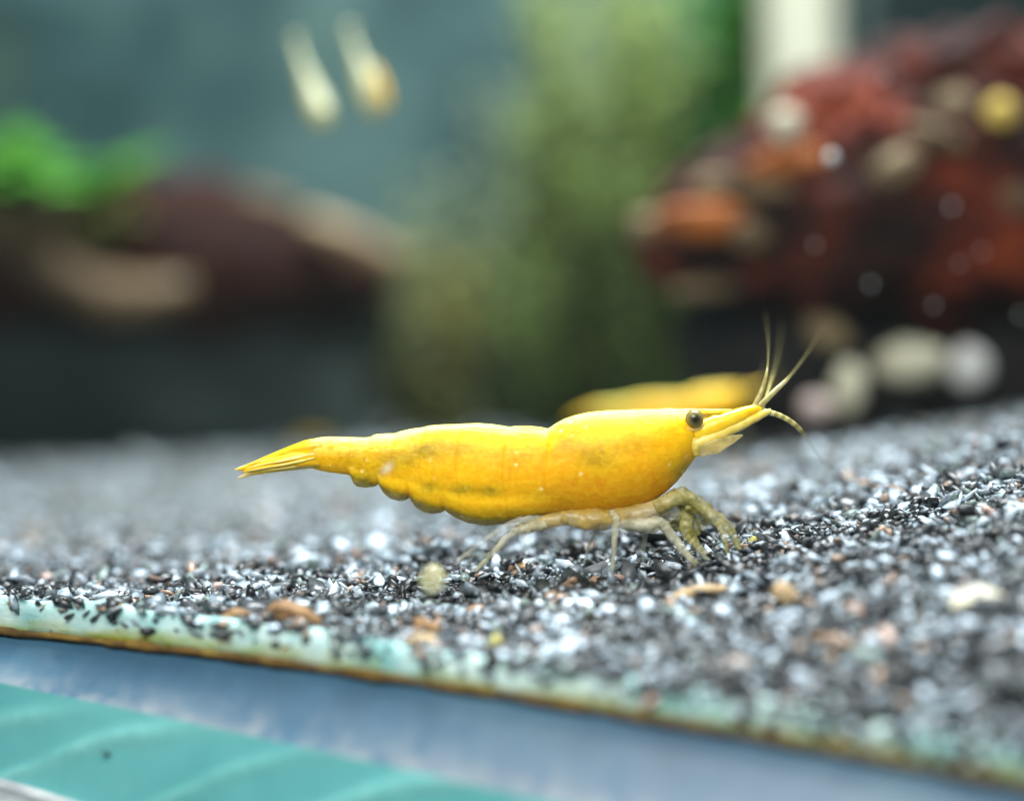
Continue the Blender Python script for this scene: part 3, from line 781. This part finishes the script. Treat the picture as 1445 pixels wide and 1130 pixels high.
# small pale snails / stones on and under the rock
m_cream = noisy('cream_stone', [(0.3, (0.42, 0.40, 0.26)), (0.7, (0.72, 0.69, 0.52))], 260, 0.5, 0.0002)
m_white = noisy('white_stone', [(0.3, (0.60, 0.60, 0.56)), (0.7, (0.80, 0.80, 0.77))], 260, 0.5, 0.0002)
m_yel = noisy('yellow_stone', [(0.3, (0.60, 0.40, 0.05)), (0.7, (0.80, 0.60, 0.12))], 260, 0.5)
m_pink = noisy('pinkish_stone', [(0.3, (0.35, 0.26, 0.22)), (0.7, (0.55, 0.44, 0.40))], 260, 0.6)
def stone(name, px, py, d, r, mat, label, cat, rot=0.0, group=None, rough=0.12):
    c = at(px, py, d)
    v, f = blob(c, r, rough, 1.2, 4, rot, seed=px * 0.013)
    return rec(mesh_obj(name, v, f, mat, None, base=c), label, cat, group)
stone('pebble', 1284, 512, 118, (3.2, 2.2, 1.9), m_cream, 'widest cream pebble under the dark foot of the lava rock', 'pebble', 0.06)
stone('pebble', 1367, 518, 118, (1.7, 1.6, 2.0), m_white, 'roundish white pebble under the lava rock', 'pebble', 0.3)
stone('pebble', 1197, 548, 116, (1.4, 1.4, 2.2), m_cream, 'upright cream pebble beside the widest cream pebble', 'pebble', -0.15)
stone('pebble', 1168, 470, 119, (2.2, 1.5, 1.35), m_tan, 'tilted tan pebble perched on the dark rock foot', 'pebble', -0.5)
stone('pebble', 1152, 575, 114, (1.3, 1.3, 1.1), m_pink, 'small pinkish pebble on the gravel by the rock foot', 'pebble')
stone('snail_shell', 1108, 176, 117, (1.45, 1.2, 1.45), m_cream, 'pale round snail shell on the slope of the red rock', 'snail')
stone('snail_shell', 1412, 158, 116, (1.25, 1.0, 1.25), m_yel, 'round yellow snail shell high on the red rock', 'snail')
stone('snail_shell', 912, 318, 130, (1.6, 1.2, 1.3), m_tan, 'tan snail shell at the pointed tip of the red rock', 'snail')
m_orange = noisy('orange_growth', [(0.3, (0.22, 0.055, 0.006)), (0.7, (0.42, 0.12, 0.012))], 220, 0.7, 0.0003)
stuck(995, 312, RD - 14.5, (65 * k, 2.2, 26 * k), m_orange, 'orange_patch', lr, 0.0)
stuck(1110, 232, RD - 16.5, (60 * k, 2.0, 22 * k), m_orange, 'orange_patch', lr, 0.15)
m_speck = tissue('suspended_speck', (0.55, 0.58, 0.58), (0.8, 0.82, 0.8), 0.72)
m_speck2 = tissue('bright_speck', (0.55, 0.58, 0.58), (0.8, 0.82, 0.8), 0.2)
for px, py, d, r in ((1173, 222, 92, 0.75), (1343, 291, 102, 0.42), (1229, 401, 100, 0.36), (1150, 346, 104, 0.30), (1248, 110, 103, 0.32), (1318, 431, 103, 0.30), (1353, 372, 105, 0.26), (1440, 444, 101, 0.34),
                     (1385, 355, 106, 0.30), (611, 485, 160, 0.5), (245, 395, 150, 0.8), (90, 155, 150, 0.5), (800, 405, 140, 0.35)):
    r *= 0.5; d = min(d, 91 + (px % 7)) if px > 1000 else d
    stone('floating_speck', px, py, d, (r, r * 0.8, r), m_speck2 if px == 1173 else m_speck, 'largest and whitest speck floating before the red rock' if px == 1173 else 'faint tiny pale speck floating in the water', 'speck', 0, 'specks floating in the water')

# ---- filter pipe and thin tube behind the rock
m_pipe = noisy('cream_pipe', [(0.3, (0.60, 0.60, 0.42)), (0.7, (0.74, 0.73, 0.56))], 60, 0.45)
def pipe(name, top, bot, r, mat, label, cat):
    v, f = tube([top[:], ((top + bot) / 2)[:], bot[:]], [r, r, r], 8, 28)
    return rec(mesh_obj(name, v, f, mat, None, base=bot), label, cat)
b = at(1140, 560, 215); b.z = gz(b) - 0.001
pipe('filter_pipe', at(1122, -260, 215), b, 5.6, m_pipe, 'cream vertical filter pipe rising behind the lava rock', 'pipe')
m_tube = noisy('grey_tube', [(0.3, (0.06, 0.09, 0.085)), (0.7, (0.10, 0.13, 0.12))], 60, 0.3)
b = at(1222, 560, 228); b.z = gz(b) - 0.001
pipe('air_tube', at(1216, -260, 228), b, 1.3, m_tube, 'thin grey air tube beside the cream pipe', 'tube')
m_box = noisy('dark_filter', [(0.3, (0.003, 0.008, 0.008)), (0.7, (0.008, 0.016, 0.016))], 40, 0.7, spec=0.1)
c = at(1385, 200, 250)
v, f = blob(c, (28, 10, 90), 0.05, 1.0, 4)
v = np.array(v); v[:, 0] = np.clip(v[:, 0], c.x - 0.0245, c.x + 0.0245); v[:, 1] = np.clip(v[:, 1], c.y - 0.008, c.y + 0.008)
rec(mesh_obj('filter_box', v, f, m_box, None, base=c), 'dark green-black filter box behind the red rock and pipe', 'filter')

# ---- driftwood on the other side
m_wood = noisy('dark_driftwood', [(0.30, (0.010, 0.007, 0.006)), (0.5, (0.030, 0.011, 0.008)), (0.66, (0.075, 0.020, 0.012)), (0.82, (0.10, 0.05, 0.028))], 60, 0.9, 0.001, 160, spec=0.1, stretch=(0.5, 1, 1.4))
m_wood2 = noisy('tan_driftwood', [(0.3, (0.06, 0.036, 0.016)), (0.7, (0.20, 0.13, 0.06))], 70, 0.75, 0.0008, stretch=(0.4, 1, 1))
m_wood3 = noisy('pale_tan_wood', [(0.3, (0.22, 0.14, 0.07)), (0.7, (0.46, 0.33, 0.18))], 60, 0.75, 0.0008, stretch=(0.4, 1, 1))
WD = 225
wood = thing('driftwood', at(280, 610, WD), 'dark brown driftwood log with tan ridge', 'driftwood')
rock_mesh((280, 380), WD - 2, [(-80, 460), (-40, 380), (60, 300), (150, 258), (240, 252), (330, 266), (430, 300), (520, 340), (562, 375), (555, 420), (500, 465), (400, 480), (250, 478), (60, 475), (-60, 490)], 22, m_wood, 'log', wood, 0.06, 2.0, 6, 2.7)
dk = thing('boulder', at(240, 620, WD + 16), 'boulder added under the driftwood log, coloured dark grey-green as shade', 'boulder')
m_boulder = noisy('shaded_boulder', [(0.3, (0.018, 0.030, 0.028)), (0.55, (0.035, 0.052, 0.048)), (0.75, (0.06, 0.08, 0.07))], 45, 0.8, 0.001, 150)  # shade and teal haze beneath the log, put into this added stone's colour
rock_mesh((220, 540), WD + 4, [(-160, 560), (-120, 440), (60, 400), (250, 410), (420, 420), (520, 450), (535, 560), (510, 650), (200, 665), (-120, 660)], 20, m_boulder, 'stone', dk, 0.08, 2.2, 5, 7.7)
kk = WD / FPX
stuck(495, 338, WD - 21, (72 * kk, 2.6, 20 * kk), m_wood3, 'tan_ridge', wood, -0.42)  # lighter tan strips along the log's upper edge
stuck(375, 287, WD - 14, (48 * kk, 2.4, 18 * kk), m_wood2, 'tan_ridge', wood, -0.2)
br = thing('driftwood', at(100, 480, WD - 25), 'tan branch leaning over the dark driftwood log', 'driftwood')
v, f = tube([at(-120, 250, WD - 24)[:], at(20, 330, WD - 26)[:], at(90, 390, WD - 27)[:], at(180, 420, WD - 27)[:], at(270, 405, WD - 24)[:]], [3.4, 4.2, 3.2, 3.3, 1.8], 40, 16, 1.0, 0.35)
mesh_obj('branch', v, f, m_wood2, br)
v, f = tube([at(20, 340, WD - 26)[:], at(60, 310, WD - 30)[:], at(80, 275, WD - 32)[:]], [3.6, 3.0, 1.5], 20, 12, 1.0, 0.35)
mesh_obj('side_branch', v, f, m_wood2, br)

# ---- plants: stems with many thin curved leaves
def leaf_material(name, c1, c2, c3):
    m, nt, p, out = new_mat(name)
    nt.links.new(ramp(nt, noise_fac(nt, 55, 3), [(0.3, c1), (0.5, c2), (0.72, c3)]), p.inputs['Base Color'])
    p.inputs['Roughness'].default_value = 0.45
    tl = nd(nt, 'ShaderNodeBsdfTranslucent'); mx = nd(nt, 'ShaderNodeMixShader'); mx.inputs[0].default_value = 0.35
    tl.inputs['Color'].default_value = (*c3, 1)
    nt.links.new(p.outputs[0], mx.inputs[1]); nt.links.new(tl.outputs[0], mx.inputs[2]); nt.links.new(mx.outputs[0], out.inputs['Surface'])
    return m
def leaf_strip(v, f, p, d, up, ln, w, droop):
    d = d / np.linalg.norm(d); s = np.cross(d, up); s = s / (np.linalg.norm(s) + 1e-9); n = np.cross(s, d)
    b = len(v); K = 4
    for i in range(K + 1):
        t = i / K
        c = p + d * ln * t - np.array([0, 0, 1]) * droop * ln * t * t
        ww = w * math.sin(math.pi * (0.12 + 0.86 * t)) ** 0.8
        v += [c - s * ww, c + n * ww * 0.35, c + s * ww]
    for i in range(K):
        q = b + i * 3
        f += [(q, q + 1, q + 4, q + 3), (q + 1, q + 2, q + 5, q + 4)]
def plant(px, D, top_py, spread, stems, leaf, mats, label, width=0.3, seed=0, base_py=None, droop=0.3, cat='plant', name='stem_plant'):
    r = np.random.default_rng(seed + 100)
    base = at(px, 600, D)
    base.z = gz(base) - 0.0005 if base_py is None else at(px, base_py, D).z
    t = thing(name, base, label, cat, 'green plants growing against the rear wall' if cat == 'plant' and name == 'stem_plant' else None)
    top = at(px, top_py, D).z
    sv, sf, lv, lf = [], [], [], []
    for s in range(stems):
        a = r.uniform(0, 2 * math.pi); rr = spread * math.sqrt(r.random())
        foot = np.array(base) + np.array([math.cos(a) * rr * 0.5, math.sin(a) * rr * 0.4, 0]) * MM
        h = (top - base.z) * r.uniform(0.6, 1.0)
        tip = foot + np.array([math.cos(a) * rr * 0.8 * MM, math.sin(a) * rr * 0.5 * MM, h])
        mid = (foot + tip) / 2 + r.normal(0, 2.0, 3) * MM
        v, f = tube([foot, mid, tip], [0.6, 0.5, 0.25], 12, 5)
        b = len(sv); sv += [tuple(q) for q in v]; sf += [tuple(i + b for i in q) for q in f]
        path = catmull([foot, mid, tip], 40)
        nl = max(6, int(h / MM / 0.8))
        for q in range(nl):
            u = (q + r.random()) / nl
            p = path[int(u * 39)]
            az = r.uniform(0, 2 * math.pi)
            d = np.array([math.cos(az), math.sin(az), r.uniform(0.1, 0.9)])
            leaf_strip(lv, lf, p, d, np.array([0, 0, 1.0]), leaf * MM * r.uniform(0.6, 1.2), leaf * MM * width * r.uniform(0.35, 0.6), droop * r.uniform(0, 1.5))
    mesh_obj('stem', sv, sf, mats[1], t)
    o = mesh_obj('foliage', lv, lf, mats[0], t)
    o['kind'] = 'stuff'
    return t
g_mid = leaf_material('mid_green_leaf', (0.07, 0.11, 0.02), (0.13, 0.19, 0.04), (0.21, 0.29, 0.07))
g_lite = leaf_material('light_green_leaf', (0.21, 0.29, 0.06), (0.35, 0.45, 0.12), (0.48, 0.58, 0.20))
g_olive = leaf_material('olive_leaf', (0.20, 0.19, 0.05), (0.32, 0.30, 0.09), (0.44, 0.42, 0.14))
g_brite = leaf_material('bright_green_leaf', (0.05, 0.20, 0.02), (0.09, 0.32, 0.03), (0.16, 0.45, 0.06))
g_grey = leaf_material('grey_green_leaf', (0.24, 0.32, 0.18), (0.38, 0.46, 0.27), (0.50, 0.57, 0.37))
stem_m = noisy('plant_stem', [(0.3, (0.05, 0.07, 0.02)), (0.7, (0.12, 0.14, 0.05))], 120, 0.6)
plant(610, 225, 335, 10, 24, 4.5, (g_olive, stem_m), 'low olive moss-like plant beside the end of the driftwood', seed=1)
plant(680, 250, 215, 13, 26, 5, (g_grey, stem_m), 'grey-green bushy plant behind the olive plant', seed=2)
plant(775, 262, -60, 16, 30, 5, (g_grey, stem_m), 'tall pale grey-green plant reaching out of view', seed=3)
plant(860, 235, -80, 13, 26, 5, (g_lite, stem_m), 'tall light green plant in the middle of the thicket', seed=4)
plant(800, 205, 330, 11, 18, 4.5, (g_mid, stem_m), 'dark green bushy plant at the foot of the tall light plant', seed=5)
plant(900, 200, 190, 9, 16, 4.5, (g_mid, stem_m), 'mid green plant next to the tip of the red rock', seed=6)
plant(960, 250, -90, 12, 26, 5, (g_lite, stem_m), 'tall yellow-green plant between thicket and cream pipe', seed=7)
plant(1035, 235, -100, 7, 10, 10, (g_brite, stem_m), 'tall vivid green plant touching the cream pipe', seed=8)
plant(55, 205, 225, 10, 9, 13, (g_brite, stem_m), 'vivid broad-leaved green plant rooted on the driftwood', width=0.6, seed=9, base_py=310, name='broad_leaf_plant')
plant(155, 205, 300, 5, 5, 8, (g_olive, stem_m), 'small yellow-olive tuft rooted on the driftwood', width=0.5, seed=10, base_py=370, name='olive_tuft')

# ---- two pale slender fry hanging in mid water
m_fry = noisy('pale_fry', [(0.3, (0.34, 0.36, 0.17)), (0.7, (0.50, 0.50, 0.27))], 120, 0.4)
m_fry2 = noisy('orange_fin', [(0.3, (0.75, 0.42, 0.02)), (0.7, (0.85, 0.55, 0.06))], 120, 0.4)
def fry(px, py, label, fin):
    B = 112
    t = thing('fish', at(px, py, B), label, 'fish', None)
    v, f = tube([at(px - 26, py - 58, B + 2)[:], at(px - 14, py - 20, B + 1)[:], at(px, py + 18, B)[:], at(px + 8, py + 40, B - 1)[:], at(px + 11, py + 48, B - 1.5)[:]], [0.2, 0.6, 1.1, 1.0, 0.3], 24, 14)
    mesh_obj('body', v, f, m_fry, t)
    v, f = tube([at(px - 26, py - 58, B + 2)[:], at(px - 31, py - 74, B + 2.5)[:]], [0.2, 0.5], 6, 8, 0.4); mesh_obj('tail', v, f, m_fry, t)
    if fin:
        v, f = tube([at(px + 4, py - 18, B - 1)[:], at(px + 16, py + 14, B - 1.2)[:], at(px + 22, py + 38, B - 1.4)[:]], [0.25, 0.5, 0.35], 12, 8); mesh_obj('fin', v, f, m_fry2, t)
    return t
fry(446, 128, 'pale slender little fish hanging without orange fin', False)
fry(522, 112, 'pale slender little fish with orange lower fin', True)

# ================================================================== LITTER ON THE GRAVEL
m_chip = noisy('brown_chip', [(0.3, (0.12, 0.06, 0.025)), (0.7, (0.32, 0.19, 0.08))], 900, 0.7, 0.0001)
m_chip2 = noisy('tan_chip', [(0.3, (0.30, 0.20, 0.10)), (0.7, (0.50, 0.37, 0.20))], 900, 0.7, 0.0001)
m_dark = noisy('black_grain', [(0.3, (0.004, 0.004, 0.004)), (0.7, (0.015, 0.014, 0.013))], 900, 0.5)
m_leafbit = noisy('yellow_fleck', [(0.3, (0.30, 0.28, 0.06)), (0.7, (0.48, 0.44, 0.12))], 900, 0.6)
def chip(name, px, py, r, mat, label, cat, rot=0.0, lift=0.25, bend=True):
    p = ground_hit(px, py)
    p.z += lift * MM
    v, f = blob(p, r, 0.35, 1.6, 3, rot, seed=px * 0.021)
    v = np.array(v)
    if bend: v[:, 2] -= ((v[:, 0] - p.x) / (r[0] * MM)) ** 2 * r[2] * 0.9 * MM
    return rec(mesh_obj(name, v, f, mat, None, base=p), label, cat)
chip('wood_chip', 418, 880, (1.25, 0.6, 0.42), m_chip, 'curled brown wood chip lying by the aqua seam', 'wood chip', -0.35, 0.5)
chip('wood_chip', 330, 878, (0.75, 0.4, 0.25), m_chip, 'small brown wood chip beside the curled chip', 'wood chip', 0.3, 0.35)
chip('wood_chip', 590, 890, (0.95, 0.5, 0.28), m_chip, 'flat reddish wood chip on the gravel under the shrimp tail', 'wood chip', -0.05, 0.3)
chip('wood_chip', 415, 922, (0.6, 0.4, 0.3), m_chip, 'stubby brown chip resting on the aqua seam', 'wood chip', 0.0, 0.3)
chip('wood_chip', 600, 912, (0.8, 0.4, 0.25), m_chip2, 'tan chip close above the aqua seam', 'wood chip', -0.1, 0.3)
chip('twig', 985, 845, (1.55, 0.3, 0.24), m_chip2, 'thin tan twig on the gravel before the shrimp legs', 'twig', 0.18, 0.35)
chip('wood_chip', 1110, 850, (0.8, 0.4, 0.4), m_chip2, 'blunt tan chip next to the thin twig', 'wood chip', -0.7, 0.3)
chip('wood_chip', 745, 806, (0.7, 0.4, 0.2), m_chip2, 'tan flake on the gravel under the shrimp belly', 'wood chip', -0.2, 0.2)
chip('dark_pebble', 816, 792, (0.42, 0.4, 0.5), m_dark, 'black upright grain standing under the shrimp belly', 'pebble', 0, 0.35, False)
m_blob = tissue('pale_jelly_fleck', (0.42, 0.42, 0.22), (0.60, 0.58, 0.34), 0.5)
stone('jelly_fleck', 611, 816, 59.5, (0.55, 0.4, 0.62), m_blob, 'blurred pale jelly-like fleck under the shrimp tail', 'fleck')
chip('leaf_fleck', 1065, 768, (0.32, 0.2, 0.15), m_leafbit, 'yellow fleck on the gravel in front of the claws', 'leaf fleck', 0.1, 0.25)
chip('shell_bit', 1380, 852, (1.1, 0.7, 0.4), m_cream, 'large pale shell bit on the gravel slope', 'shell', 0.15, 0.3)
chip('shell_bit', 700, 915, (0.35, 0.3, 0.3), m_leafbit, 'small yellowish shell bit above the seam', 'shell', 0.1, 0.3)

# ================================================================== MURKY WATER
m = bpy.data.materials.new('murky_water'); m.use_nodes = True
nt = m.node_tree
nt.nodes.remove(nt.nodes['Principled BSDF'])
pv = nd(nt, 'ShaderNodeVolumePrincipled')
pv.inputs['Color'].default_value = (0.62, 0.92, 0.90, 1)
pv.inputs['Density'].default_value = 0.045
pv.inputs['Anisotropy'].default_value = 0.2
nt.links.new(pv.outputs[0], nt.nodes['Material Output'].inputs['Volume'])
v, f = box((0, 0.14, 0.10), (0.62, 0.46, 0.32))
rec(mesh_obj('haze', v, f, m, smooth=False, base=(0, 0.14, 0)), 'faint teal murk of the tank water', 'water', kind='stuff')
